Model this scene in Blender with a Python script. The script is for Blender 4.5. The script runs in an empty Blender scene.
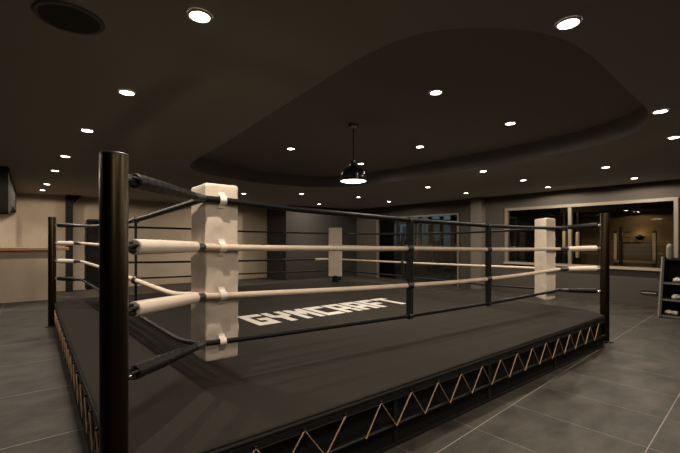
import bpy, bmesh, math, random
from mathutils import Vector, Matrix, noise
from mathutils.geometry import tessellate_polygon
random.seed(7)
PI = math.pi
C = bpy.context.scene.collection

# ------------------------------------------------------------------ materials
def mat(name, col, rough=.6, metal=0., spec=.5, var=0., vscale=3., bump=0., bscale=60., bdist=.002, stretch=(1, 1, 1), emit=None, estr=0., sheen=0.):
    m = bpy.data.materials.new(name); m.use_nodes = True
    nt = m.node_tree; b = nt.nodes['Principled BSDF']
    b.inputs['Base Color'].default_value = (*col, 1)
    b.inputs['Roughness'].default_value = rough
    b.inputs['Metallic'].default_value = metal
    b.inputs['Specular IOR Level'].default_value = spec
    if sheen:
        b.inputs['Sheen Weight'].default_value = sheen
    if emit:
        b.inputs['Emission Color'].default_value = (*emit, 1); b.inputs['Emission Strength'].default_value = estr
    if var or bump:
        tc = nt.nodes.new('ShaderNodeTexCoord'); mp = nt.nodes.new('ShaderNodeMapping')
        mp.inputs['Scale'].default_value = stretch
        nt.links.new(tc.outputs['Object'], mp.inputs['Vector'])
    if var:
        n = nt.nodes.new('ShaderNodeTexNoise'); n.inputs['Scale'].default_value = vscale
        n.inputs['Detail'].default_value = 6; n.inputs['Roughness'].default_value = .6
        nt.links.new(mp.outputs[0], n.inputs['Vector'])
        r = nt.nodes.new('ShaderNodeMapRange')
        r.inputs['From Min'].default_value = .3; r.inputs['From Max'].default_value = .7
        r.inputs['To Min'].default_value = 1 - var; r.inputs['To Max'].default_value = 1 + var
        nt.links.new(n.outputs['Fac'], r.inputs['Value'])
        mx = nt.nodes.new('ShaderNodeVectorMath'); mx.operation = 'SCALE'
        mx.inputs[0].default_value = col
        nt.links.new(r.outputs[0], mx.inputs['Scale']); nt.links.new(mx.outputs[0], b.inputs['Base Color'])
    if bump:
        n2 = nt.nodes.new('ShaderNodeTexNoise'); n2.inputs['Scale'].default_value = bscale; n2.inputs['Detail'].default_value = 4
        nt.links.new(mp.outputs[0], n2.inputs['Vector'])
        bp = nt.nodes.new('ShaderNodeBump'); bp.inputs['Strength'].default_value = bump; bp.inputs['Distance'].default_value = bdist
        nt.links.new(n2.outputs['Fac'], bp.inputs['Height']); nt.links.new(bp.outputs[0], b.inputs['Normal'])
    return m

M = {}
M['ceiling'] = mat('ceiling paint', (.305, .282, .245), .9, spec=.2)
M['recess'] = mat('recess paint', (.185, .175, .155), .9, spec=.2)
M['beige'] = mat('beige microcement', (.44, .36, .27), .85, spec=.2, var=.10, vscale=1.4)
M['taupe'] = mat('taupe wall paint', (.072, .063, .052), .9, spec=.2, var=.05, vscale=2)
M['dark_wall'] = mat('charcoal wall paint', (.034, .031, .0265), .85, spec=.2)
M['black_paint'] = mat('black paint', (.016, .0145, .013), .8, spec=.1)
M['column'] = mat('column paint', (.15, .132, .108), .9, spec=.2)
M['frame'] = mat('taupe window frame', (.19, .155, .115), .5)
M['sill'] = mat('pale sill', (.30, .255, .195), .5)
M['wood'] = mat('oiled wood', (.33, .165, .065), .5, var=.25, vscale=5, stretch=(1, 12, 12))
M['post'] = mat('dark bronze powder coat', (.048, .035, .021), .33, metal=1, bump=.10, bscale=500, bdist=.0006)
M['metal'] = mat('bright steel', (.55, .52, .48), .3, metal=1)
M['black_metal'] = mat('black metal', (.014, .013, .012), .45, metal=.3)
M['canvas'] = mat('grey brown canvas', (.0250, .0215, .0175), .9, spec=.06, var=.22, vscale=260, bump=.35, bscale=420, bdist=.001)
M['apron'] = mat('black vinyl apron', (.010, .0095, .009), .5, spec=.25, var=.15, vscale=3)
M['skirt'] = mat('black skirting board', (.010, .0095, .009), .7, spec=.12)
M['cord'] = mat('tan lacing cord', (.50, .32, .19), .7)
M['white_rope'] = mat('cream rope cover', (.68, .55, .42), .6, var=.08, vscale=9, bump=.2, bscale=60)
M['black_rope'] = mat('black rope cover', (.010, .0095, .009), .5, spec=.18, bump=.3, bscale=90)
M['white_vinyl'] = mat('cream vinyl pad', (.64, .545, .44), .55, var=.05, vscale=7, bump=.5, bscale=14, bdist=.006)
M['white_strap'] = mat('cream webbing', (.80, .72, .62), .6)
M['black_vinyl'] = mat('black vinyl pad', (.008, .008, .008), .55, spec=.15, bump=.4, bscale=14, bdist=.005)
M['black_wrap'] = mat('black wrap', (.009, .0085, .008), .5, spec=.2, bump=.7, bscale=70, bdist=.006)
M['tape'] = mat('black tape', (.015, .015, .016), .4, spec=.6, bump=.5, bscale=120, bdist=.003)
M['strap_black'] = mat('black webbing', (.012, .0115, .011), .7, spec=.2)
M['letter'] = mat('white print', (.52, .50, .455), .8, spec=.2)
M['lamp_black'] = mat('black enamel', (.010, .010, .010), .22, spec=.6)
M['brass'] = mat('brass fitting', (.55, .40, .20), .35, metal=1)
M['lit'] = mat('lit diffuser', (.9, .85, .75), .5, emit=(1, .90, .76), estr=26)
M['lit_pendant'] = mat('lit pendant diffuser', (.9, .85, .75), .5, emit=(1, .88, .72), estr=9)
M['trim'] = mat('downlight trim', (.55, .52, .47), .4)
M['spk_ring'] = mat('speaker ring', (.10, .09, .08), .6)
M['spk'] = mat('speaker grille', (.012, .012, .012), .8, bump=.6, bscale=500)
M['white_plastic'] = mat('white plastic', (.75, .72, .66), .5)
M['warm_wall'] = mat('ochre plaster', (.17, .125, .07), .9, spec=.2, var=.12, vscale=1.2)
M['gym_floor'] = mat('gym rubber floor', (.035, .032, .03), .7)
M['gym_dark'] = mat('gym wall', (.03, .029, .027), .9, spec=.2)
M['machine'] = mat('machine steel', (.035, .034, .033), .4, metal=.5)
M['upholstery'] = mat('bench upholstery', (.05, .045, .04), .5)
M['tower'] = mat('concrete tower', (.30, .29, .27), .9)
M['grey_panel'] = mat('grey panel', (.16, .14, .115), .6)
M['glove'] = mat('pale leather', (.60, .53, .44), .5)

def glass_mat():
    m = bpy.data.materials.new('window glass'); m.use_nodes = True
    nt = m.node_tree; nt.nodes.clear()
    o = nt.nodes.new('ShaderNodeOutputMaterial'); mx = nt.nodes.new('ShaderNodeMixShader')
    t = nt.nodes.new('ShaderNodeBsdfTransparent'); t.inputs[0].default_value = (.86, .88, .87, 1)
    g = nt.nodes.new('ShaderNodeBsdfGlossy'); g.inputs['Roughness'].default_value = .02
    f = nt.nodes.new('ShaderNodeFresnel'); f.inputs[0].default_value = 1.45
    nt.links.new(f.outputs[0], mx.inputs[0]); nt.links.new(t.outputs[0], mx.inputs[1]); nt.links.new(g.outputs[0], mx.inputs[2])
    nt.links.new(mx.outputs[0], o.inputs[0]); return m
M['glass'] = glass_mat()

def floor_mat():
    m = bpy.data.materials.new('stone tile floor'); m.use_nodes = True
    nt = m.node_tree; b = nt.nodes['Principled BSDF']; L = nt.links.new
    def node(t, **k):
        n = nt.nodes.new(t)
        for a, v in k.items(): setattr(n, a, v)
        return n
    def math_(op, a, c=None, d=None):
        n = node('ShaderNodeMath', operation=op)
        for i, v in enumerate((a, c, d)):
            if v is None: continue
            if isinstance(v, (int, float)): n.inputs[i].default_value = v
            else: L(v, n.inputs[i])
        return n.outputs[0]
    tc = node('ShaderNodeTexCoord'); sp = node('ShaderNodeSeparateXYZ'); L(tc.outputs['Object'], sp.inputs[0])
    x, y = sp.outputs[0], sp.outputs[1]
    def line(v, off, period, w):       # 1 on the joint
        u = math_('FRACT', math_('DIVIDE', math_('SUBTRACT', v, off), period))
        dist = math_('MULTIPLY', math_('MINIMUM', u, math_('SUBTRACT', 1., u)), period)
        return math_('LESS_THAN', dist, w)
    # the tiles laid beside the front of the ring run a few degrees off its edge
    vr = math_('SUBTRACT', y, math_('MULTIPLY', math_('SUBTRACT', x, 2.), .062))
    ur = math_('ADD', x, math_('MULTIPLY', y, .05))
    right = math_('MAXIMUM', line(vr, -.315, .93, .0026), line(ur, 2.95, .635, .0016))
    left = math_('MAXIMUM', line(y, 1.54, 1.13, .0035), line(x, -1.95, 1.2, .0025))
    isl = math_('MAXIMUM', math_('LESS_THAN', x, .3), math_('GREATER_THAN', y, 6.05))
    joint = math_('ADD', math_('MULTIPLY', isl, left), math_('MULTIPLY', math_('SUBTRACT', 1., isl), right))
    n1 = node('ShaderNodeTexNoise'); n1.inputs['Scale'].default_value = 2.4; n1.inputs['Detail'].default_value = 8; n1.inputs['Roughness'].default_value = .62
    n2 = node('ShaderNodeTexNoise'); n2.inputs['Scale'].default_value = 110; n2.inputs['Detail'].default_value = 3
    mp = node('ShaderNodeMapping'); mp.inputs['Scale'].default_value = (.9, 1.6, 1)
    L(tc.outputs['Object'], mp.inputs[0]); L(mp.outputs[0], n1.inputs['Vector']); L(tc.outputs['Object'], n2.inputs['Vector'])
    cr = node('ShaderNodeValToRGB'); L(math_('ADD', math_('MULTIPLY', n1.outputs['Fac'], .66), math_('MULTIPLY', n2.outputs['Fac'], .34)), cr.inputs[0])
    cr.color_ramp.elements[0].position = .33; cr.color_ramp.elements[0].color = (.0095, .0082, .0068, 1)
    cr.color_ramp.elements[1].position = .72; cr.color_ramp.elements[1].color = (.078, .068, .055, 1)
    mx = node('ShaderNodeMix', data_type='RGBA')
    L(joint, mx.inputs['Factor']); L(cr.outputs[0], mx.inputs[6]); mx.inputs[7].default_value = (.25, .222, .18, 1)
    L(mx.outputs[2], b.inputs['Base Color'])
    b.inputs['Roughness'].default_value = .55; b.inputs['Specular IOR Level'].default_value = .2
    bp = node('ShaderNodeBump'); bp.inputs['Strength'].default_value = .15; bp.inputs['Distance'].default_value = .002
    L(n2.outputs['Fac'], bp.inputs['Height']); L(bp.outputs[0], b.inputs['Normal'])
    return m
M['floor'] = floor_mat()

# ------------------------------------------------------------------ helpers
def obj(name, bm, m, parent=None, smooth=False, loc=None):
    bmesh.ops.recalc_face_normals(bm, faces=bm.faces[:])
    me = bpy.data.meshes.new(name); bm.to_mesh(me); bm.free()
    me.materials.append(M[m] if isinstance(m, str) else m)
    if smooth:
        for p in me.polygons: p.use_smooth = True
        me.set_sharp_from_angle(angle=math.radians(40))
    o = bpy.data.objects.new(name, me); C.objects.link(o)
    if parent: o.parent = parent
    if loc: o.location = loc
    return o

def tag(o, label=None, cat=None, group=None, kind=None):
    for k, v in (('label', label), ('category', cat), ('group', group), ('kind', kind)):
        if v: o[k] = v
    return o

def thing(name, label, cat, loc=(0, 0, 0), rz=0, group=None):
    o = bpy.data.objects.new(name, None); C.objects.link(o)
    o.location = loc; o.rotation_euler = (0, 0, rz); o.empty_display_size = .1
    return tag(o, label, cat, group)

def copy_tree(o, parent=None):
    c = o.copy(); C.objects.link(c)
    if parent: c.parent = parent
    for ch in list(o.children): copy_tree(ch, c)
    return c

def struct(name, bm, m, parent=None, smooth=False):
    o = obj(name, bm, m, parent, smooth)
    if not parent: o['kind'] = 'structure'
    return o

def box(bm, x0, y0, z0, x1, y1, z1, bev=0.):
    r = bmesh.ops.create_cube(bm, size=1)
    vs = r['verts']
    for v in vs:
        v.co = Vector(((x0 + x1) / 2 + v.co.x * (x1 - x0), (y0 + y1) / 2 + v.co.y * (y1 - y0), (z0 + z1) / 2 + v.co.z * (z1 - z0)))
    if bev:
        es = list({e for v in vs for e in v.link_edges})
        bmesh.ops.bevel(bm, geom=es, offset=bev, segments=2, affect='EDGES', profile=.5)
    return bm

def bx(*a, bev=0.):
    return box(bmesh.new(), *a, bev=bev)

def tube(bm, pts, rad, seg=12, cap=True, closed=False):
    pts = [Vector(p) for p in pts]; n = len(pts)
    rad = rad if isinstance(rad, (list, tuple)) else [rad] * n
    rings = []; up = None
    for i, p in enumerate(pts):
        a = pts[(i - 1) % n] if (closed or i > 0) else p
        b = pts[(i + 1) % n] if (closed or i < n - 1) else p
        t = (b - a).normalized()
        if up is None:
            up = Vector((0, 0, 1)) if abs(t.z) < .9 else Vector((1, 0, 0))
        s = t.cross(up).normalized(); up = s.cross(t).normalized()
        rings.append([bm.verts.new(p + rad[i] * (math.cos(2 * PI * k / seg) * s + math.sin(2 * PI * k / seg) * up)) for k in range(seg)])
    m = n if closed else n - 1
    for i in range(m):
        A, B = rings[i], rings[(i + 1) % n]
        for k in range(seg):
            bm.faces.new((A[k], A[(k + 1) % seg], B[(k + 1) % seg], B[k]))
    if cap and not closed:
        bm.faces.new(rings[0]); bm.faces.new(rings[-1])
    return bm

def lathe(bm, prof, seg=32, c=(0, 0, 0), caps=True):
    rings = []
    for r, z in prof:
        rings.append([bm.verts.new((c[0] + r * math.cos(2 * PI * k / seg), c[1] + r * math.sin(2 * PI * k / seg), c[2] + z)) for k in range(seg)])
    for A, B in zip(rings, rings[1:]):
        for k in range(seg):
            bm.faces.new((A[k], A[(k + 1) % seg], B[(k + 1) % seg], B[k]))
    if caps:
        for R in (rings[0], rings[-1]): bm.faces.new(R)
    return bm

def prism(bm, poly, z0, z1):
    a = [bm.verts.new((x, y, z0)) for x, y in poly]; b = [bm.verts.new((x, y, z1)) for x, y in poly]
    n = len(poly)
    for i in range(n): bm.faces.new((a[i], a[(i + 1) % n], b[(i + 1) % n], b[i]))
    bm.faces.new(a); bm.faces.new(b)
    return bm

def interp(nodes, n):
    """smooth curve z(s) through measured heights, sampled n times over 0..1"""
    out = []
    N = nodes
    for i in range(n + 1):
        s = i / n
        k = max(0, min(len(N) - 2, sum(1 for q in N if q[0] <= s) - 1))
        s0, z0 = N[k]; s1, z1 = N[k + 1]
        def slope(j):
            if j <= 0: return (N[1][1] - N[0][1]) / (N[1][0] - N[0][0])
            if j >= len(N) - 1: return (N[-1][1] - N[-2][1]) / (N[-1][0] - N[-2][0])
            return (N[j + 1][1] - N[j - 1][1]) / (N[j + 1][0] - N[j - 1][0])
        h = s1 - s0; t = (s - s0) / h
        m0, m1 = slope(k) * h, slope(k + 1) * h
        out.append((s, (2 * t**3 - 3 * t**2 + 1) * z0 + (t**3 - 2 * t**2 + t) * m0 + (-2 * t**3 + 3 * t**2) * z1 + (t**3 - t**2) * m1))
    return out

# ------------------------------------------------------------------ camera
cam = bpy.data.cameras.new('camera'); camo = bpy.data.objects.new('camera', cam); C.objects.link(camo)
camo.location = (-.285, -1.947, 1.417)
camo.rotation_euler = (PI / 2, 0, math.radians(51.482 - 90))
cam.sensor_width = 36; cam.lens = 36 * 388.4 / 680; cam.shift_y = 13.54 / 680; cam.clip_start = .02; cam.clip_end = 500
bpy.context.scene.camera = camo

# ------------------------------------------------------------------ room shell
ZC, ZT = 2.65, 2.90
X0, X1, Y0, Y1 = -3.2, 10.0, -4.6, 11.3
struct('floor', bx(X0, Y0, -.1, X1 + .15, Y1 + .2, 0), 'floor')

def smooth_loop(pts, n=6):
    out = []
    N = len(pts)
    for i in range(N):
        p0, p1, p2, p3 = (Vector(pts[(i + j - 1) % N]) for j in range(4))
        for k in range(n):
            t = k / n
            out.append(.5 * ((2 * p1) + (-p0 + p2) * t + (2 * p0 - 5 * p1 + 4 * p2 - p3) * t * t + (-p0 + 3 * p1 - 3 * p2 + p3) * t**3))
    return out
def rounded(x0, y0, x1, y1, r, n=14):
    out = []
    for cx, cy, a0, rr in ((x1 - r[0], y0 + r[0], -90, r[0]), (x1 - r[1], y1 - r[1], 0, r[1]), (x0 + r[2], y1 - r[2], 90, r[2]), (x0 + r[3], y0 + r[3], 180, r[3])):
        for k in range(n + 1):
            a = math.radians(a0 + 90 * k / n); out.append(Vector((cx + rr * math.cos(a), cy + rr * math.sin(a))))
    return out
tray = smooth_loop([(1.49, .55), (1.46, .0), (1.52, -.40), (1.70, -.64), (1.95, -.82), (2.25, -.93), (2.65, -.96), (3.33, -.93), (4.0, -.90), (4.42, -.86), (4.95, -.70), (5.28, -.42), (5.50, -.02), (5.62, .45), (5.68, 1.1), (5.69, 2.2), (5.66, 3.6), (5.60, 4.5), (5.36, 5.15), (4.82, 5.56), (4.2, 5.68), (3.4, 5.68), (2.6, 5.42), (2.1, 5.16), (1.82, 4.75), (1.70, 4.1), (1.64, 2.8), (1.55, 1.5)])
bm = bmesh.new()
outer = [Vector((X0, Y0)), Vector((X1, Y0)), Vector((X1, Y1)), Vector((X0, Y1))]
loops = [[v.to_3d() for v in outer], [v.to_3d() for v in tray]]
flat = [v for l in loops for v in l]
vs = [bm.verts.new((v.x, v.y, ZC)) for v in flat]
for t in tessellate_polygon(loops): bm.faces.new([vs[i] for i in t])
struct('ceiling', bm, 'ceiling')
bm = bmesh.new()
a = [bm.verts.new((v.x, v.y, ZC)) for v in tray]; b = [bm.verts.new((v.x, v.y, ZT)) for v in tray]
for i in range(len(tray)):
    j = (i + 1) % len(tray); bm.faces.new((a[i], a[j], b[j], b[i]))
for t in tessellate_polygon([[v.to_3d() for v in tray]]): bm.faces.new([b[i] for i in t])
struct('ceiling_recess', bm, 'recess')

struct('wall_back', bx(X0, Y1, 0, 6.78, Y1 + .15, ZC + .1), 'beige')
struct('wall_alcove', bx(6.72, 9.9, 0, X1, Y1 + .15, ZC + .1), 'dark_wall')
struct('wall_left', bx(X0 - .15, Y0, 0, X0, Y1, ZC + .1), 'dark_wall')
struct('wall_front', bx(X0, Y0 - .15, 0, X1, Y0, ZC + .1), 'dark_wall')
# pilaster with a rounded end, beside the counter
bm = prism(bmesh.new(), [(X0, Y1), (X0, Y1 - .16), (-.62, Y1 - .16), (-.58, Y1 - .14), (-.56, Y1 - .10), (-.56, Y1)], 0, ZC)
struct('wall_pilaster', bm, 'beige', smooth=True)
# right wall with two openings
WT = .15
win = (-.06, 3.62, .80, 2.29)
gl = (5.10, 8.70, .0, 2.25)
bm = bmesh.new()
box(bm, X1, Y0, 0, X1 + WT, win[0], ZC + .1)
box(bm, X1, win[0], 0, X1 + WT, win[1], win[2])
box(bm, X1, win[0], win[3], X1 + WT, win[1], ZC + .1)
box(bm, X1, win[1], 0, X1 + WT, gl[0], ZC + .1)
box(bm, X1, gl[0], gl[3], X1 + WT, gl[1], ZC + .1)
box(bm, X1, gl[1], 0, X1 + WT, 9.9, ZC + .1)
struct('wall_right', bm, 'taupe')
struct('baseboard_right', bx(X1 - .015, Y0, 0, X1, gl[0] - .05, .10), 'taupe')
struct('column', bx(X1 - .22, 4.22, 0, X1, 4.56, ZC), 'column')

def window(name, y0, y1, z0, z1, mull, fw=.07):
    w = tag(bpy.data.objects.new(name, None), kind='structure'); C.objects.link(w)
    bm = bmesh.new()
    a, b = X1 - .035, X1 + .11
    box(bm, a, y0, z1 - fw, b, y1, z1); 
    box(bm, a, y0, z0, b, y0 + fw, z1 - fw); box(bm, a, y1 - fw, z0, b, y1, z1 - fw)
    if z0 > .1: box(bm, a, y0 + fw, z0, b, y1 - fw, z0 + .03)
    obj('window_frame', bm, 'frame', w)
    edges = [y0 + fw] + [m for m in mull] + [y1 - fw]
    for m in mull: obj('mullion', bx(a + .02, m - .035, z0 + .03, b - .01, m + .035, z1 - fw), 'frame', w)
    for p, q in zip(edges, edges[1:]):
        p2 = p + (.035 if p in mull else 0); q2 = q - (.035 if q in mull else 0)
        obj('pane', bx(X1 + .04, p2, z0 + .03, X1 + .048, q2, z1 - fw), 'glass', w)
    return w
w1 = window('window_1', win[0], win[1], win[2], win[3], [1.975])
obj('window_sill', bx(X1 - .07, win[0] - .02, win[2] - .035, X1 + .14, win[1] + .02, win[2] + .012, bev=.006), 'sill', w1)
obj('inner_ledge', bx(X1 + .15, win[0], win[2] - .04, X1 + .40, win[1], win[2] + .005), 'sill', w1)
window('window_2', gl[0], gl[1], gl[2], gl[3], [7.02], fw=.055)

# half wall with wooden top, pillar, bulkhead
struct('wall_counter', bx(X0, 9.6, 0, .06, 9.78, 1.17), 'beige')
tag(obj('countertop', bx(X0, 9.50, 1.172, .44, 9.88, 1.245, bev=.008), 'wood'), 'long brown wooden counter top on the beige half wall', 'countertop')
bm = bx(.47, 10.95, 0, .62, 11.30, ZC)
bm2 = [(.62, 2.40), (.80, 2.62), (.80, ZC), (.62, ZC)]
a = [bm.verts.new((x, 10.95, z)) for x, z in bm2]; b = [bm.verts.new((x, 11.3, z)) for x, z in bm2]
for i in range(4): bm.faces.new((a[i], a[(i + 1) % 4], b[(i + 1) % 4], b[i]))
bm.faces.new(a); bm.faces.new(b)
struct('pillar', bm, 'black_paint')
bm = bmesh.new()
prof = [(6.62, ZC), (6.62, 1.98), (6.70, 1.88), (6.85, 1.86), (8.6, 2.13), (11.14, 2.13), (11.14, ZC)]
a = [bm.verts.new((X0, y, z)) for y, z in prof]; b = [bm.verts.new((-.58, y, z)) for y, z in prof]
for i in range(7): bm.faces.new((a[i], a[(i + 1) % 7], b[(i + 1) % 7], b[i]))
bm.faces.new(a); bm.faces.new(b)
struct('bulkhead_wall', bm, 'dark_wall', smooth=True)

# ------------------------------------------------------------------ gym room beyond the glass
GX, GZ = 17.2, 3.0
struct('floor_gym', bx(X1 + .15, -3, -.1, GX, 16.2, 0), 'gym_floor')
struct('ceiling_gym', bx(X1 + .15, -3, GZ, GX + .2, 16.2, GZ + .1), 'black_paint')
struct('wall_gym_south', bx(X1, -3.15, 0, GX + .2, -3, GZ + .1), 'gym_dark')
struct('wall_gym_north', bx(X1, 16.2, 0, GX + .2, 16.35, GZ + .1), 'gym_dark')
bm = bx(X1, Y1, 0, X1 + .15, 16.2, GZ + .1); box(bm, X1, 9.9, 0, X1 + .15, Y1, GZ + .1); box(bm, X1, -3, ZC + .1, X1 + .15, 9.9, GZ + .1)
struct('wall_gym_west', bm, 'gym_dark')
struct('wall_gym_lit', bx(GX, -3, 0, GX + .2, 4.3, GZ), 'warm_wall')
bm = bx(GX, 4.3, 0, GX + .2, 10.4, GZ); box(bm, GX, 10.4, 0, GX + .2, 15.2, .75); box(bm, GX, 10.4, 2.85, GX + .2, 15.2, GZ); box(bm, GX, 15.2, 0, GX + .2, 16.2, GZ)
struct('wall_gym_east', bm, 'gym_dark')
struct('beam_gym', bx(15.2, -3, 2.42, GX, 4.3, GZ), 'black_paint')
w3 = tag(bpy.data.objects.new('window_3', None), kind='structure'); C.objects.link(w3)
bm = bmesh.new()
for z in (.75, 2.80): box(bm, GX - .02, 10.4, z, GX + .12, 15.2, z + .06)
for y in (10.4, 11.1, 11.9, 12.6, 13.35, 14.3, 15.12): box(bm, GX - .02, y, .8, GX + .12, y + .16, 2.82)
obj('window_frame', bm, 'black_paint', w3)
obj('pane', bx(GX + .06, 10.5, .8, GX + .07, 15.1, 2.82), 'glass', w3)

# ------------------------------------------------------------------ boxing ring platform
ring = thing('boxing_ring', 'low black boxing ring platform with a dark canvas and laced apron', 'boxing ring')
XA, XB, YA, YB = .02, 5.97, -.10, 5.98
cN, cO = .20, .30
def plat(o, c=0.):
    return [(XA - o, YA + cN - c), (XA + cN - c, YA - o), (XB - cO + c, YA - o), (XB + o, YA + cO - c),
            (XB + o, YB - cO + c), (XB - cO + c, YB + o), (XA + cN - c, YB + o), (XA - o, YB - cN + c)]
# canvas: slab with a rolled edge
bm = bmesh.new()
layers = [(-.004, .400), (.004, .406), (.003, .413), (-.006, .419), (-.018, .421)]
rings_ = [[bm.verts.new((x, y, z)) for x, y in plat(o)] for o, z in layers]
for A, B in zip(rings_, rings_[1:]):
    for i in range(8): bm.faces.new((A[i], A[(i + 1) % 8], B[(i + 1) % 8], B[i]))
bm.faces.new(rings_[-1]); bm.faces.new(rings_[0])
obj('canvas', bm, 'canvas', ring)
# deck core below the canvas
obj('deck', prism(bmesh.new(), plat(-.03), .05, .402), 'skirt', ring)
bm = bmesh.new()
rings_ = [[bm.verts.new((x, y, z)) for x, y in plat(o)] for o, z in [(-.01, .325), (.006, .325), (.006, .368), (.002, .372), (.010, .378), (.012, .392), (.006, .402), (-.01, .404)]]
for A, B in zip(rings_, rings_[1:]):
    for i in range(8): bm.faces.new((A[i], A[(i + 1) % 8], B[(i + 1) % 8], B[i]))
obj('apron_band', bm, 'apron', ring)
obj('skirt', prism(bmesh.new(), plat(-.012), .0, .15), 'skirt', ring)
bm = prism(bmesh.new(), plat(0), 0.0, .022)
obj('plinth', bm, 'black_metal', ring)
for (p, q) in (((XA + cN, YA - .004), (XB - cO, YA - .004)), ((XA - .004, YA + cN), (XA - .004, YB - cN)), ((XB + .004, YA + cO), (XB + .004, YB - cO)), ((XA + cN, YB + .004), (XB - cO, YB + .004))):
    obj('rail', tube(bmesh.new(), [(*p, .155), (*q, .155)], .011, 10), 'black_metal', ring, True)
    obj('edge_piping', tube(bmesh.new(), [(*(Vector(p) * 1), .330), (*q, .330)], .006, 8), 'apron', ring, True)
# vertical battens on the skirt
for x in (.42, 1.68, 2.87, 4.19, 5.45):
    obj('batten', bx(x - .02, YA + .004, .02, x + .02, YA + .03, .325), 'apron', ring)
for y in (.9, 2.2, 3.5, 4.8):
    obj('batten', bx(XA + .004, y - .02, .02, XA + .03, y + .02, .325), 'apron', ring)
# lacing
def lace(name, f, n0, n1, skip):
    """zigzag cord; f(s,z) -> point; peaks at s = .017 + .3 k"""
    bm = bmesh.new(); run = []
    def flush():
        if len(run) > 1: tube(bm, run, .0052, 6)
        run.clear()
    for k in range(n0, n1 + 1):
        top = .017 + .3 * k
        run.append(f(top, .348))
        if k in skip: 
            run.insert(0, f(top - .145, .152)) if len(run) == 1 else None
            flush(); run.append(f(top + .165, .152)); continue
        if k < n1: run.append(f(top + .147, .152))
    flush()
    return obj(name, bm, 'cord', ring, True)
lace('lacing_cord', lambda s, z: (s, YA - .018, z), 1, 18, (4,))
lace('lacing_cord', lambda s, z: (XA - .018, s, z), 1, 18, ())
ey = None
for k in range(1, 19):
    for x, y, z in ((.017 + .3 * k, YA - .014, .351), (XA - .014, .017 + .3 * k, .351)):
        if ey is None: ey = e = obj('eyelet', bx(-.008, -.008, -.008, .008, .008, .008, bev=.002), 'black_metal', ring)
        else: e = ey.copy(); C.objects.link(e)
        e.location = (x, y, z)

# block lettering on the canvas: GYMCRAFT, each letter drawn on a 5 x 7 unit cell
GL = {
 'G': [[(0, 0), (0, 7), (5, 7), (5, 5.4), (1.7, 5.4), (1.7, 1.6), (3.4, 1.6), (3.4, 2.7), (2.5, 2.7), (2.5, 4.1), (5, 4.1), (5, 0)]],
 'Y': [[(1.65, 0), (1.65, 2.6), (0, 3.6), (0, 7), (1.65, 7), (1.65, 4.4), (3.35, 4.4), (3.35, 7), (5, 7), (5, 3.6), (3.35, 2.6), (3.35, 0)]],
 'M': [[(0, 0), (0, 7), (1.6, 7), (2.5, 5.2), (3.4, 7), (5, 7), (5, 0), (3.5, 0), (3.5, 3.9), (2.5, 2.2), (1.5, 3.9), (1.5, 0)]],
 'C': [[(0, 0), (0, 7), (5, 7), (5, 5.4), (1.7, 5.4), (1.7, 1.6), (5, 1.6), (5, 0)]],
 'R': [[(0, 0), (0, 7), (5, 7), (5, 3.0), (4.3, 2.6), (5, 2.0), (5, 0), (3.35, 0), (3.35, 2.2), (1.65, 2.2), (1.65, 0)], [(1.65, 3.7), (1.65, 5.5), (3.35, 5.5), (3.35, 3.7)]],
 'A': [[(0, 0), (0, 7), (5, 7), (5, 0), (3.35, 0), (3.35, 2.0), (1.65, 2.0), (1.65, 0)], [(1.65, 3.5), (1.65, 5.5), (3.35, 5.5), (3.35, 3.5)]],
 'F': [[(0, 0), (0, 7), (5, 7), (5, 5.4), (1.7, 5.4), (1.7, 4.1), (4.4, 4.1), (4.4, 2.6), (1.7, 2.6), (1.7, 0)]],
 'T': [[(1.65, 0), (1.65, 5.4), (0, 5.4), (0, 7), (5, 7), (5, 5.4), (3.35, 5.4), (3.35, 0)]],
}
bm = bmesh.new()
lx, ly, lw, lh, pitch = 1.80, 2.17, .295, .66, .333
for i, ch in enumerate('GYMCRAFT'):
    polys = GL[ch]
    w3d = [[Vector((lx + i * pitch + u / 5 * lw, ly + v / 7 * lh, .4216)) for u, v in p] for p in polys]
    fl = [v for p in w3d for v in p]; vs = [bm.verts.new(v) for v in fl]
    for t in tessellate_polygon(w3d): bm.faces.new([vs[k] for k in t])
tag(obj('lettering', bm, 'letter', ring), 'white block lettering printed on the canvas')

# ------------------------------------------------------------------ posts
CORN = {'N': (.605, .61), 'R': (5.57, .42), 'L': (.36, 5.64), 'F': (5.55, 5.55)}
POST = {'N': (0, 0), 'R': (6, 0), 'L': (-.01, 6.0), 'F': (6, 6)}
def make_post(key, label):
    p = POST[key]
    t = thing('corner_post', label, 'post', (*p, 0), 0, 'ring corner posts')
    h = 1.795 if key != 'F' else 1.70
    obj('tube', lathe(bmesh.new(), [(.0560, .012), (.0560, h - .012), (.0550, h - .006)], 48), 'post', t, True)
    obj('cap', lathe(bmesh.new(), [(.0566, h - .010), (.0566, h - .003), (.053, h + .001), (.02, h + .003), (.004, h + .003)], 48), 'black_metal', t, True)
    obj('foot_plate', lathe(bmesh.new(), [(.100, 0), (.100, .010), (.092, .014), (.057, .016)], 32), 'black_metal', t, True)
    return t
make_post('N', 'thick dark bronze post nearest the camera, at the front left ring corner')
make_post('R', 'dark post at the right ring corner, in front of the wide window')
make_post('L', 'dark post at the left ring corner, in front of the beige half wall')
make_post('F', 'dark post at the far ring corner, hidden behind the far cream pad')

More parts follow.
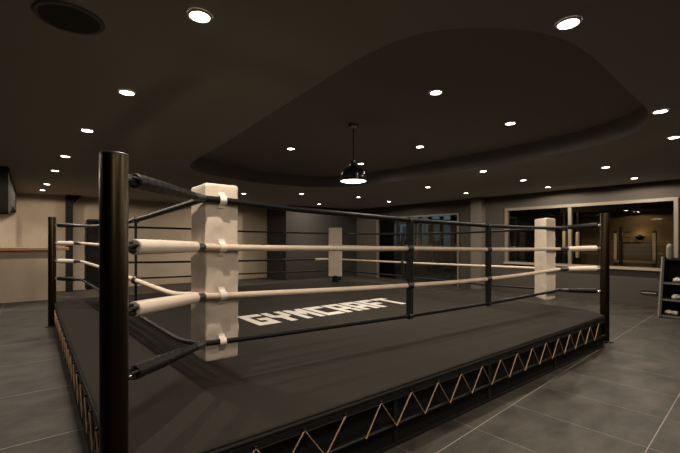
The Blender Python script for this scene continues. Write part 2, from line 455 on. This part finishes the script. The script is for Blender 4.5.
# ------------------------------------------------------------------ ropes (measured heights along each side)
RZ = {
 ('N', 'R'): {1: [(0, 1.69), (.04, 1.682), (.13, 1.654), (.223, 1.636), (.39, 1.607), (.544, 1.592), (.656, 1.581), (.837, 1.577), (1, 1.588)],
              2: [(0, 1.372), (.04, 1.364), (.244, 1.345), (.39, 1.336), (.544, 1.320), (.656, 1.307), (1, 1.290)],
              3: [(0, 1.047), (.043, 1.036), (.244, 1.002), (.39, .983), (.579, .968), (.788, .976), (1, 1.004)],
              4: [(0, .735), (.043, .727), (.384, .695), (.527, .689), (.788, .693), (1, .71)]},
 ('N', 'L'): {1: [(0, 1.69), (.05, 1.675), (.378, 1.608), (.718, 1.606), (1, 1.648)],
              2: [(0, 1.372), (.4, 1.345), (.704, 1.352), (1, 1.362)],
              3: [(0, 1.047), (.05, 1.030), (.09, 1.008), (.14, .999), (.346, 1.022), (.704, 1.055), (1, 1.068)],
              4: [(0, .735), (.045, .700), (.085, .676), (.14, .674), (.317, .692), (.718, .746), (1, .77)]},
 ('L', 'F'): {1: [(0, 1.648), (.16, 1.640), (.332, 1.628), (.513, 1.598), (.718, 1.586), (1, 1.570)],
              2: [(0, 1.362), (.5, 1.30), (1, 1.28)],
              3: [(0, 1.068), (.136, 1.027), (.332, 1.005), (.513, .987), (1, .955)],
              4: [(0, .77), (.136, .745), (.332, .728), (.511, .720), (1, .678)]},
 ('F', 'R'): {1: [(0, 1.570), (.058, 1.565), (.421, 1.543), (.683, 1.543), (1, 1.588)],
              2: [(0, 1.28), (.5, 1.26), (1, 1.290)],
              3: [(0, .955), (.058, .952), (.421, .965), (.683, .982), (1, 1.004)],
              4: [(0, .678), (.105, .682), (.328, .690), (.76, .680), (1, .71)]},
}
ROPE_R = {1: .022, 2: .0225, 3: .0225, 4: .0175}
ROPE_LABEL = {1: 'topmost black rope running around the ring', 2: 'second rope from the top, cream along the front, around the ring',
              3: 'third rope from the top, cream, sagging along the front of the ring', 4: 'lowest black rope running around the ring above the canvas'}
def rope_pts(side, lvl, n=40):
    a, b = Vector(CORN[side[0]]), Vector(CORN[side[1]])
    return [(*(a.lerp(b, s)), z) for s, z in interp(RZ[side][lvl], n)]
def rope_at(side, lvl, s):
    pts = rope_pts(side, lvl, 200); return Vector(pts[round(s * 200)])
for lvl in (1, 2, 3, 4):
    t = thing('ring_rope', ROPE_LABEL[lvl], 'rope', (0, 0, 0), 0, 'ropes of the boxing ring')
    for side in (('N', 'R'), ('N', 'L'), ('L', 'F'), ('F', 'R')):
        m = 'black_rope' if lvl in (1, 4) or side == ('L', 'F') else 'white_rope'
        r = ROPE_R[lvl] * (.85 if side in (('L', 'F'), ('F', 'R')) else 1)
        obj('rope_side', tube(bmesh.new(), rope_pts(side, lvl), r, 14), m, t, True)
    if lvl == 3:
        pts = [p for i, p in enumerate(rope_pts(('L', 'F'), 3, 60)) if 53 <= i <= 58]
        obj('rope_sleeve', tube(bmesh.new(), pts, .027, 14), 'white_rope', t, True)['label'] = 'cream sleeve on the dark back rope'

# spacers: vertical straps gripping the ropes
def spacer(side, s, label, w=.024, up=.028, down=.02, g=.025):
    a, b = Vector(CORN[side[0]]), Vector(CORN[side[1]])
    d = (b - a).normalized(); ang = math.atan2(d.y, d.x)
    P = {l: rope_at(side, l, s) for l in (1, 2, 3, 4)}
    top, bot = P[1].z + up, P[4].z - down
    t = thing('rope_spacer', label, 'strap', (P[1].x, P[1].y, bot), ang, 'upright rope spacers')
    bm = bmesh.new()
    box(bm, -w, -g, 0, w, g, top - bot, bev=.004)
    obj('strap', bm, 'strap_black', t)
    for l in (1, 2, 3, 4):
        z = P[l].z - bot
        bm = tube(bmesh.new(), [(-.036, 0, z), (-.03, 0, z), (-.02, 0, z), (.02, 0, z), (.03, 0, z), (.036, 0, z)], [.027, .034, .040, .040, .034, .027], 16) if l in (2, 3) else tube(bmesh.new(), [(-.022, 0, z), (.022, 0, z)], .033, 14)
        obj('clip', bm, 'tape', t, True)
    return t
spacer(('N', 'R'), .39, 'black upright strap tying the front ropes, the nearer of two')
spacer(('N', 'R'), .652, 'black upright strap tying the front ropes, the one nearer the right post')
spacer(('F', 'R'), .425, 'black upright strap on the back right ropes, before the glass storefront', w=.03)
spacer(('F', 'R'), .79, 'black upright strap on the back right ropes, before the dark column', w=.03)
spacer(('N', 'L'), .335, 'black upright strap on the left ropes, just right of the nearest post', w=.014, g=.010)
spacer(('L', 'F'), .724, 'black upright strap on the back ropes, before the grey alcove wall', w=.02)

# ------------------------------------------------------------------ turnbuckle sleeves from each post to its rope corner
TZ = {'N': [1.70, 1.386, 1.094, .795], 'R': [1.627, 1.303, 1.020, .700], 'L': [1.665, 1.366, 1.072, .790], 'F': [1.58, 1.30, .98, .70]}
LV = {1: 'topmost black', 2: 'second from top, cream', 3: 'third from top, cream', 4: 'lowest black'}
PN = {'N': 'the nearest post', 'R': 'the right corner post', 'L': 'the left corner post', 'F': 'the far corner post'}
for key in 'NRLF':
    p = Vector(POST[key]); c = Vector(CORN[key]); d2 = (c - p); Ld = d2.length; d2.normalize()
    for lvl in (1, 2, 3, 4):
        zc = RZ[{'N': ('N', 'R'), 'R': ('F', 'R'), 'L': ('L', 'F'), 'F': ('F', 'R')}[key]][lvl][-1 if key == 'R' else 0][1]
        za = TZ[key][lvl - 1]
        A = Vector((*(p + d2 * .058), za)); B = Vector((*c, zc)); T = (B - A).normalized(); Lt = (B - A).length
        t = thing('turnbuckle_sleeve', LV[lvl] + ' padded sleeve tying a rope to ' + PN[key], 'padded sleeve', A, 0, 'padded turnbuckle sleeves')
        black = lvl in (1, 4)
        def at(s): return T * s
        R0 = .0375 if not black else .0345
        start, end = {'N': .080, 'R': .05, 'L': .05, 'F': .05}[key], Lt - .12
        n = 46 if key == 'N' else 16
        pts, rad = [], []
        # hollow near end: lip turned inward
        for s, r in ((start + .03, R0 * .70), (start + .002, R0 * .74), (start, R0 * .88), (start + .004, R0 * .99)):
            pts.append(at(s)); rad.append(r)
        for i in range(n + 1):
            u = i / n; s = start + .008 + (end - start - .008) * u
            r = R0 * (1 - (.34 if black and key == 'N' else .12) * max(0, u - .35) / .65)
            if black: r *= 1 + .045 * math.sin(u * 60 + lvl) + .04 * noise.noise((u * 18, lvl * 3.1, 0))
            else: r *= 1 + .015 * noise.noise((u * 8, lvl * 3.1, 0))
            pts.append(at(s)); rad.append(r)
        pts.append(at(end + .004)); rad.append(R0 * .5)
        obj('sleeve', tube(bmesh.new(), pts, rad, 22), 'black_wrap' if black else 'white_vinyl', t, True)
        bm = bmesh.new()
        tube(bm, [at(-.001), at(.012)], .020, 14); tube(bm, [at(.010), at(start + .032)], .010, 10)
        side = T.cross(Vector((0, 0, 1))).normalized(); upv = side.cross(T)
        tube(bm, [at(.028) + .017 * (math.cos(a) * side + math.sin(a) * T * .9) for a in [2 * PI * k / 16 for k in range(16)]], .0055, 8, closed=True)
        obj('turnbuckle', bm, 'metal' if black or key != 'N' else 'black_metal', t, True)
        if key == 'N':
            bm = bmesh.new()
            for k in range(4):
                a = k * PI / 2 + .4
                o = (math.cos(a) * side + math.sin(a) * upv) * .017
                tube(bm, [at(.012) + o * .6, at(start - .02) + o * 1.25, at(start + .028) + o * 1.1], .0075, 7)
            obj('webbing_ends', bm, 'strap_black', t, True)
        kn = [Lt - .128, Lt - .122, Lt - .10, Lt - .085, Lt - .06, Lt - .04, Lt - .02, Lt - .006]
        obj('tape', tube(bmesh.new(), [at(k) for k in kn], [.016, .0235, .026, .0225, .0255, .0225, .0255, .0225], 16), 'tape', t, True)

# ------------------------------------------------------------------ corner pads
def make_pad(tri, z0, z1, m, label, seed, name='corner_pad'):
    c = sum((Vector(v) for v in tri), Vector((0, 0))) / 3
    t = thing(name, label, 'corner pad', (c.x, c.y, z0), 0, 'corner pads of the ring')
    # rounded triangular outline, subdivided
    V = [Vector(v) - c for v in tri]; out = []
    r = .013
    for i in range(3):
        a, b, d = V[i - 1], V[i], V[(i + 1) % 3]
        u = (a - b).normalized(); w = (d - b).normalized()
        p, q = b + u * r, b + w * r
        for k in range(5):
            s = k / 4; out.append(p * (1 - s)**2 + b * 2 * s * (1 - s) + q * s * s)
        e0, e1 = q, d - w * r
        for k in range(1, 8): out.append(e0.lerp(e1, k / 8))
    H = z1 - z0; nz = 56
    bm = bmesh.new(); rings = []
    prof = [(.86, .0), (.95, .003), (.992, .010)] + [(1, .022 + (H - .044) * k / nz) for k in range(nz + 1)] + [(.992, H - .010), (.95, H - .003), (.86, H)]
    for sc, z in prof:
        rr = []
        for v in out:
            nrm = v.normalized()
            dsp = .008 * noise.noise((v.x * 9 + seed, v.y * 9, z * 7)) + .006 * noise.noise((v.x * 25 + seed, v.y * 25, z * 18 + 5))
            dsp += .004 * (1 - abs(2 * z / H - 1)) 
            q = v * sc + nrm * dsp
            rr.append(bm.verts.new((q.x, q.y, z)))
        rings.append(rr)
    n = len(out)
    for A, B in zip(rings, rings[1:]):
        for k in range(n): bm.faces.new((A[k], A[(k + 1) % n], B[(k + 1) % n], B[k]))
    bm.faces.new(rings[0]); bm.faces.new(rings[-1])
    obj('cover', bm, m, t, True)
    for v in V:
        vv = v * .945
        obj('seam', tube(bmesh.new(), [(vv.x, vv.y, .014 + (H - .028) * k / 24) for k in range(25)], .0045, 6), m, t, True)
    return t, c
padN, cN_ = make_pad([(.625, .635), (.855, .632), (.628, .945)], .60, 1.80, 'white_vinyl', 'tall cream corner pad behind the nearest post', 1.3)
padR, _ = make_pad([(5.525, .455), (5.225, .451), (5.518, .745)], .585, 1.722, 'white_vinyl', 'cream corner pad beside the right corner post', 4.1)
padF, _ = make_pad([(5.53, 5.51), (5.53, 5.28), (5.30, 5.51)], .545, 1.712, 'white_vinyl', 'small looking cream pad at the far ring corner', 7.7)
obj('base_block', bx(-.07, -.07, -.123, .06, .06, .02, bev=.01), 'black_vinyl', padF)
padL, _ = make_pad([(.40, 5.60), (.69, 5.60), (.40, 5.31)], .63, 1.700, 'black_vinyl', 'black corner pad beside the left corner post', 9.2)
obj('top_flap', bx(-.08, -.08, 1.068, .16, .16, 1.125, bev=.02), 'black_vinyl', padL)
# cream webbing loops holding the near pad to the ropes
for lvl in (1, 2, 3, 4):
    p = rope_at(('N', 'R'), lvl, .023); r = ROPE_R[lvl]
    base = Vector((cN_.x, cN_.y, .60))
    w = .022; R1 = r + .004
    path = [(.020, R1 + .030), (.016, R1 + .012)] + [(-math.sin(a) * R1 * 1.05, math.cos(a) * R1 * 1.05) for a in [PI * k / 10 for k in range(11)]] + [(.014, -R1 - .008), (.017, -R1 - .026)]
    # rope centre lies ~.03 before the pad face
    bm = bmesh.new(); th = .004
    q = []
    for i, (yy, zz) in enumerate(path):
        a = path[max(0, i - 1)]; b = path[min(len(path) - 1, i + 1)]
        tx, tz = b[0] - a[0], b[1] - a[1]; l = math.hypot(tx, tz); nx, nz_ = -tz / l, tx / l
        sgn = 1
        q.append([bm.verts.new((p.x + sx * w - base.x, p.y + yy + nx * k * th * sgn - base.y, p.z + zz + nz_ * k * th * sgn - base.z)) for sx, k in ((-1, 0), (1, 0), (1, -1), (-1, -1))])
    for A, B in zip(q, q[1:]):
        for k in range(4): bm.faces.new((A[k], A[(k + 1) % 4], B[(k + 1) % 4], B[k]))
    bm.faces.new(q[0]); bm.faces.new(q[-1])
    obj('strap', bm, 'white_strap', padN, True)

# ------------------------------------------------------------------ ceiling fittings
LC = (1.0, .865, .715)
def spot(name, loc, e, size=172, blend=.4, rad=.025, parent=None, col=LC, rot=(0, 0, 0)):
    l = bpy.data.lights.new(name, 'SPOT'); l.energy = e; l.spot_size = math.radians(size); l.spot_blend = blend
    l.shadow_soft_size = rad; l.color = col
    o = bpy.data.objects.new(name, l); C.objects.link(o); o.location = loc; o.rotation_euler = rot
    if parent: o.parent = parent
    return o
dl_proto = None
def downlight(x, y, z, label, e=60, spill=.45):
    global dl_proto
    if dl_proto is None:
        t = thing('downlight', label, 'ceiling light', (x, y, z), 0, 'recessed ceiling downlights')
        obj('trim_ring', lathe(bmesh.new(), [(.052, -.002), (.053, -.010), (.060, -.010), (.066, -.004), (.066, -.0005)], 32, caps=False), 'trim', t, True)
        obj('diffuser', lathe(bmesh.new(), [(.0525, -.0015), (.0525, -.006), (.0525, -.0061)], 32), 'lit', t)
        dl_proto = t
    else:
        t = dl_proto.copy(); C.objects.link(t); t.location = (x, y, z); t['label'] = label
        for ch in list(dl_proto.children):
            if ch.type != 'MESH': continue
            c = ch.copy(); C.objects.link(c); c.parent = t
    spot('downlight_beam', (0, 0, -.03), e * 1.15, 112, .7, .02, parent=t)
    spot('downlight_spill', (0, 0, -.03), e * spill, 174, .15, .03, parent=t)
    return t
E0 = 62
DL = [
 (.44, .20, 'large lit downlight above the nearest post, right of the round speaker'),
 (.34, 1.69, 'lit downlight in the left ceiling row, next after the one above the nearest post'),
 (.21, 3.23, 'lit downlight in the left ceiling row, third from the nearest post'),
 (.11, 5.03, 'lit downlight in the left ceiling row, fourth from the nearest post'),
 (.05, 6.59, 'lit downlight in the left ceiling row, above the left corner post'),
 (-.01, 8.76, 'lit downlight in the left ceiling row, second from its far end'),
 (-.06, 10.11, 'smallest looking lit downlight of the left row, closest to the beige back wall'),
 (2.10, -1.03, 'large lit downlight beside the near curved edge of the ceiling recess'),
 (4.42, -.95, 'lit downlight just outside the right tip of the ceiling recess'),
 (5.74, -.80, 'lit downlight cut by the right photo edge, beyond the ceiling recess tip'),
 (7.31, .39, 'lit downlight above the wide window, the one farther from its wall'),
 (9.10, .45, 'lit downlight closest to the wall above the right end of the wide window'),
 (7.63, 1.95, 'lit downlight above the left part of the wide window, farther from its wall'),
 (9.12, 2.11, 'lit downlight closest to the wall above the cream right pad'),
 (6.04, 1.89, 'lit downlight between the ceiling recess and the dark column'),
 (8.64, 3.96, 'lit downlight directly before the top of the dark column'),
 (4.11, 7.66, 'lit downlight right of the near cream pad top, before the beige wall'),
 (5.34, 6.76, 'lit downlight beyond the recess, above the grey alcove corner'),
 (7.43, 8.90, 'lowest looking lit downlight, close to the dark alcove wall'),
 (7.06, 6.43, 'lit downlight just right below the pendant lamp shade'),
 (8.66, 6.78, 'lit downlight before the left end of the glass storefront'),
 (6.94, 3.85, 'lit downlight above the middle of the glass storefront'),
]
WALL_WASH = {(9.10, .45): 1.5, (9.12, 2.11): 1.5, (7.43, 8.90): 1.3}
for x, y, l in DL: downlight(x, y, ZC, l, E0 * (1.7 if (x, y) == (7.43, 8.90) else .9), WALL_WASH.get((x, y), .45))
for x, y, l in [(2.89, .5, 'large lit downlight inside the ceiling recess, closest to its near edge'),
                (3.01, 3.47, 'lit downlight in the ceiling recess left of the pendant lamp'),
                (4.47, .56, 'lit downlight in the ceiling recess closest to its right tip'),
                (4.72, 3.69, 'lit downlight half hidden behind the pendant lamp socket'),
                (4.54, 2.08, 'lit downlight in the ceiling recess right of the pendant lamp')]:
    downlight(x, y, ZT, l, E0 * (2.0 if y < 1 else 1.1), .06)
# unseen downlights, some continuing the rows, added to light pads, post and walls
for x, y in [(.5, -1.35), (-.45, -2.9), (-1.6, 2.0), (-1.6, 5.2), (3.3, -2.6), (6.0, -2.6), (-1.4, 10.1), (-2.5, 10.1), (1.3, 9.7), (4.3, 10.1)]:
    t = downlight(x, y, 2.13 if x < -1 and y > 9 else ZC, 'unseen downlight added to light the ring and walls', E0)

t = thing('ceiling_speaker', 'round dark speaker recessed in the ceiling at upper left', 'speaker', (-.115, .675, ZC))
obj('trim_ring', lathe(bmesh.new(), [(.142, -.003), (.144, -.010), (.162, -.010), (.168, -.003), (.168, -.0005)], 48, caps=False), 'spk_ring', t, True)
obj('grille', lathe(bmesh.new(), [(.143, -.001), (.143, -.006), (.10, -.0075), (.01, -.008)], 48), 'spk', t, True)
# pendant
t = thing('pendant_lamp', 'black dome pendant lamp hanging over the ring', 'pendant lamp', (2.94, 1.83, ZT))
obj('canopy', lathe(bmesh.new(), [(.050, -.0005), (.055, -.006), (.055, -.040), (.048, -.045), (.01, -.046)], 32), 'brass', t, True)
bm = bmesh.new()
for s in (-1, 1): box(bm, s * .055 - .012, -.018, -.045, s * .055 + .012, .018, -.001, bev=.003)
obj('bracket', bm, 'black_metal', t)
obj('cord', tube(bmesh.new(), [(0, 0, -.045), (0, 0, -.46)], .008, 10), 'black_metal', t, True)
obj('socket', lathe(bmesh.new(), [(.012, -.455), (.034, -.462), (.036, -.50), (.030, -.506), (.040, -.515), (.042, -.545), (.055, -.56)], 32), 'lamp_black', t, True)
prof = [(.040, -.54)] + [(.050 + .115 * math.sin(a), -.545 - .165 * (1 - math.cos(a))) for a in [PI / 2 * k / 12 for k in range(1, 13)]] + [(.172, -.722), (.172, -.732), (.163, -.732), (.158, -.71)]
obj('shade', lathe(bmesh.new(), prof, 48, caps=False), 'lamp_black', t, True)
obj('diffuser', lathe(bmesh.new(), [(.158, -.715), (.162, -.730), (.12, -.742), (.01, -.748)], 40), 'lit_pendant', t, True)
spot('pendant_beam', (0, 0, -.76), 70, 120, .8, .10, t)

# ------------------------------------------------------------------ right side: vent, shelf rack
t = thing('wall_vent', 'pale horizontal slot vent low on the wall under the window', 'vent', (X1, .42, .27))
obj('plate', bx(-.018, -.14, .0, -.001, .14, .075, bev=.004), 'black_metal', t)
obj('louver', bx(-.022, -.125, .012, -.017, .125, .034, bev=.002), 'sill', t)

rk = thing('shelf_rack', 'dark slanted shelf rack cut by the right photo edge', 'shelf rack', (8.74, .0, 0))
def panel(y0, y1):
    bm = bmesh.new()
    pr = [(0, 0), (.60, 0), (.60, 1.10), (.27, 1.10)]
    a = [bm.verts.new((x, y0, z)) for x, z in pr]; b = [bm.verts.new((x, y1, z)) for x, z in pr]
    for i in range(4): bm.faces.new((a[i], a[(i + 1) % 4], b[(i + 1) % 4], b[i]))
    bm.faces.new(a); bm.faces.new(b); return bm
obj('side_panel', panel(-.04, 0), 'black_paint', rk)
obj('side_panel', panel(-1.66, -1.62), 'black_paint', rk)
bm = bmesh.new()
tube(bm, [(-.012, -.02, .01), (.258, -.02, 1.10)], .026, 4)
obj('edge_strip', bm, 'grey_panel', rk)
obj('back_panel', bx(.57, -1.62, .02, .60, -.04, 1.08), 'black_paint', rk)
SH = [(.03, .04), (.10, .33), (.17, .63), (.275, 1.06)]
for k, (xf, z) in enumerate(SH):
    obj('shelf', bx(xf, -1.62, z - .025, .57, -.04, z, bev=.004), 'black_paint', rk)
    if k < 3: obj('shelf_lip', bx(xf - .012, -1.62, z - .028, xf, -.04, z + .010), 'grey_panel', rk)
def glove(x, y, z, rz, label, s=1.):
    g = thing('boxing_glove', label, 'boxing glove', (x, y, z), rz, 'gloves on the shelf rack')
    def blob(r, c, n=3):
        bm = bmesh.new(); bmesh.ops.create_icosphere(bm, subdivisions=n, radius=1)
        for v in bm.verts:
            v.co = Vector((c[0] + v.co.x * r[0] * s, c[1] + v.co.y * r[1] * s, c[2] + v.co.z * r[2] * s))
        return bm
    bm = blob((.075, .052, .05), (.05 * s, 0, .05 * s))
    for v in bm.verts:
        if v.co.x > .08 * s: v.co.z -= .015 * s * (v.co.x - .08 * s) / .05
        v.co.z = max(v.co.z, .001)
    obj('mitt', bm, 'glove', g, True)
    obj('thumb', blob((.042, .022, .022), (.035 * s, .055 * s, .045 * s), 2), 'glove', g, True)
    obj('cuff', tube(bmesh.new(), [(-.10 * s, 0, .047 * s), (-.095 * s, 0, .047 * s), (-.02 * s, 0, .047 * s), (.0, 0, .047 * s)], [.038 * s, .043 * s, .040 * s, .036 * s], 18), 'glove', g, True)
    return g
glove(9.05, -.27, .632, 2.0, 'pale glove on the upper open shelf of the rack')
glove(8.97, -.24, .332, 2.6, 'pale glove on the middle shelf of the rack', .95)
glove(8.92, -.16, .042, 1.5, 'pale glove on the bottom shelf of the rack', .9)
t = thing('foam_roller', 'pale upright roller standing on top of the shelf rack', 'foam roller', (9.10, -.10, 1.06))
obj('foam', lathe(bmesh.new(), [(.022, .001), (.045, .002), (.052, .01), (.054, .20), (.046, .26), (.022, .285)], 24), 'grey_panel', t, True)
obj('core', lathe(bmesh.new(), [(.020, .0005), (.020, .29)], 16), 'black_metal', t, True)

# ------------------------------------------------------------------ gym equipment beyond the glass
def power_rack(x, y, rz, label):
    t = thing('power_rack', label, 'power rack', (x, y, 0), rz, 'power racks behind the glass')
    for sx in (-.6, .6):
        for sy in (-.55, .55):
            obj('upright', bx(sx - .035, sy - .035, 0, sx + .035, sy + .035, 2.25), 'machine', t)
    for sx in (-.6, .6):
        for z in (.06, 2.21): obj('crossbar', bx(sx - .03, -.52, z - .03, sx + .03, .52, z + .03), 'machine', t)
    for sy in (-.55, .55): obj('crossbar', bx(-.57, sy - .03, 2.18, .57, sy + .03, 2.24), 'machine', t)
    bm = tube(bmesh.new(), [(-.68, -1.05, 1.2), (-.68, 1.05, 1.2)], .016, 10)
    obj('barbell', bm, 'metal', t, True)
    for s in (-1, 1):
        obj('weight_plate', tube(bmesh.new(), [(-.68, s * .78, 1.2), (-.68, s * .86, 1.2)], .2, 28), 'black_metal', t, True)
    return t
power_rack(12.6, 8.2, 0, 'dark steel power rack behind the glass storefront, nearest its right frame')
power_rack(13.2, 10.6, 0, 'dark steel power rack behind the glass storefront, by the city window')
power_rack(12.8, 5.6, .1, 'dark steel power rack behind the left pane of the wide window')
def flat_bench(x, y, rz, label):
    t = thing('weight_bench', label, 'weight bench', (x, y, 0), rz, 'weight benches behind the glass')
    obj('pad', bx(-.65, -.14, .40, .65, .14, .47, bev=.02), 'upholstery', t)
    for s in (-1, 1):
        obj('leg', bx(s * .5 - .03, -.025, .05, s * .5 + .03, .025, .40), 'machine', t)
        obj('foot', bx(s * .5 - .03, -.26, 0, s * .5 + .03, .26, .05), 'machine', t)
    obj('spine', bx(-.5, -.02, .33, .5, .02, .39), 'machine', t)
    return t
flat_bench(11.4, 9.0, .5, 'low flat bench behind the left half of the storefront')
flat_bench(11.5, 6.6, .4, 'low flat bench behind the right half of the storefront')
flat_bench(13.4, 1.2, 1.6, 'low flat bench behind the right pane of the wide window')
# dumbbell rack
t = thing('dumbbell_rack', 'two tier dumbbell rack behind the storefront glass', 'dumbbell rack', (14.6, 7.2, 0), 1.9)
for s in (-.9, .9): obj('upright', bx(s - .03, -.2, 0, s + .03, .2, .95), 'machine', t)
for z in (.45, .85): obj('tray', bx(-.9, -.22, z, .9, .16, z + .04), 'machine', t)
for z in (.49, .89):
    for k in range(7):
        x = -.75 + k * .25
        d = thing('dumbbell', 'black dumbbell on the rack behind the storefront', 'dumbbell', t.matrix_basis @ Vector((x, -.03, z)), 1.9, 'dumbbells on the rack')
        bm = tube(bmesh.new(), [(0, -.09, .062), (0, .09, .062)], .016, 8)
        obj('handle', bm, 'metal', d, True)
        for s in (-1, 1): obj('head', tube(bmesh.new(), [(0, s * .06, .062), (0, s * .15, .062)], .06, 10), 'black_metal', d)
# pale padded rig posts
for y, x, z0, z1, l in ((4.06, 15.0, 1.08, 1.74, 'dark rig post with a shorter pale pad, seen through the window'), (3.62, 15.0, .78, 1.70, 'dark rig post with a longer pale pad, seen through the window')):
    t = thing('rig_post', l, 'rig post', (x, y, 0), 0, 'padded rig posts behind the glass')
    obj('post', bx(-.03, -.03, 0, .03, .03, 2.4), 'machine', t)
    obj('pad', bx(-.07, -.05, z0, .05, .05, z1, bev=.015), 'white_vinyl', t)
# rack before the ochre wall
t = thing('training_rig', 'training rig with two pale uprights before the ochre wall', 'training rig', (16.3, 2.28, 0))
for y in (-.56, .56):
    u = obj('upright', bx(-.05, y - .05, 0, .05, y + .05, 1.74), 'machine', t)
    obj('upright_pad', bx(-.075, y - .045, .72, -.05, y + .045, 1.66, bev=.01), 'white_vinyl', u)
obj('cross_rail', bx(-.06, -.60, .62, .04, .60, .70), 'sill', t)
obj('mesh_panel', bx(.0, -.46, .78, .02, .46, 1.28), 'grey_panel', t)
obj('top_rail', bx(-.02, -.52, 1.30, .02, .52, 1.33), 'machine', t)
obj('dark_post', bx(-.10, .34, 0, -.02, .44, 1.9), 'black_metal', t)
for z in (1.35, 1.52, 1.70): obj('peg', tube(bmesh.new(), [(-.06, .36, z), (-.06, .10, z)], .016, 8), 'black_metal', t, True)
# emblem on the ochre wall: plain bowl shaped wall light
t = thing('wall_sconce', 'dark bowl shaped wall light on the ochre wall beyond the window', 'wall light', (GX - .02, 2.34, 1.56))
bm = bmesh.new(); n = 20
prof = [(.145 * math.cos(a), .145 * math.sin(a)) for a in [-PI / 2 * k / 8 for k in range(9)]]
rings_ = [[bm.verts.new((-r * math.cos(PI * k / n - PI / 2) * .9, r * math.sin(PI * k / n - PI / 2), z)) for k in range(n + 1)] for r, z in prof[:-1]]
for A, B in zip(rings_, rings_[1:]):
    for k in range(n): bm.faces.new((A[k], A[k + 1], B[k + 1], B[k]))
obj('bowl', bm, 'black_paint', t, True)
obj('backplate', bx(.004, -.06, -.12, .018, .06, .06), 'black_paint', t)
l = bpy.data.lights.new('sconce_bulb', 'POINT'); l.energy = 1.3; l.color = (1, .68, .34); l.shadow_soft_size = .05
o = bpy.data.objects.new('sconce_bulb', l); C.objects.link(o); o.location = (-.10, 0, .06); o.parent = t
for x, y, z, lab, e in [(16.6, 2.25, 2.42, 'small warm downlight over the ochre wall beyond the window', 22), (16.6, .3, 2.42, 'small warm downlight by the right edge inside the wide window', 20),
                   (15.45, 2.3, 2.42, 'warm downlight added to light the training rig beyond the window', 22), (14.0, 4.0, GZ, 'warm downlight added to light the padded rig posts beyond the window', 110),  # both lamps here are added to brighten the rig and the padded posts
                   (13.5, 6.2, GZ, 'small downlight in the gym beyond the left window pane', 14), (12.5, 9.6, GZ, 'small downlight in the gym beyond the storefront', 14)]:
    t = downlight(x, y, z, lab, e)
    for ch in t.children:
        if ch.type == 'LIGHT': ch.data.color = (1, .68, .38)
# city towers far outside the gym window
for k, (x, y, w, h) in enumerate([(70, 54, 5, 2.5), (74, 44, 6, 6), (64, 45, 4, 4.5), (80, 64, 8, 5), (72, 36, 4, 3.5)]):
    t = thing('city_tower', 'pale distant building seen through the gym window', 'building', (x, y, -12), .3, 'distant city buildings')
    obj('facade', bx(-w / 2, -w / 2, 0, w / 2, w / 2, 12 + h), 'tower', t)
    obj('roof_block', bx(-w / 4, -w / 4, 12 + h, w / 4, w / 4, 12.8 + h), 'tower', t)

# ------------------------------------------------------------------ world and view
w = bpy.data.worlds.new('dusk'); bpy.context.scene.world = w; w.use_nodes = True
w.node_tree.nodes['Background'].inputs[0].default_value = (.32, .52, .66, 1)
w.node_tree.nodes['Background'].inputs[1].default_value = .35
sc = bpy.context.scene
sc.view_settings.view_transform = 'Standard'; sc.view_settings.look = 'None'
sc.view_settings.gamma = 1; sc.view_settings.use_curve_mapping = False
sc.view_settings.exposure = -0.1
try:
    sc.cycles.use_denoising = True
    sc.cycles.max_bounces = 8
except Exception:
    pass
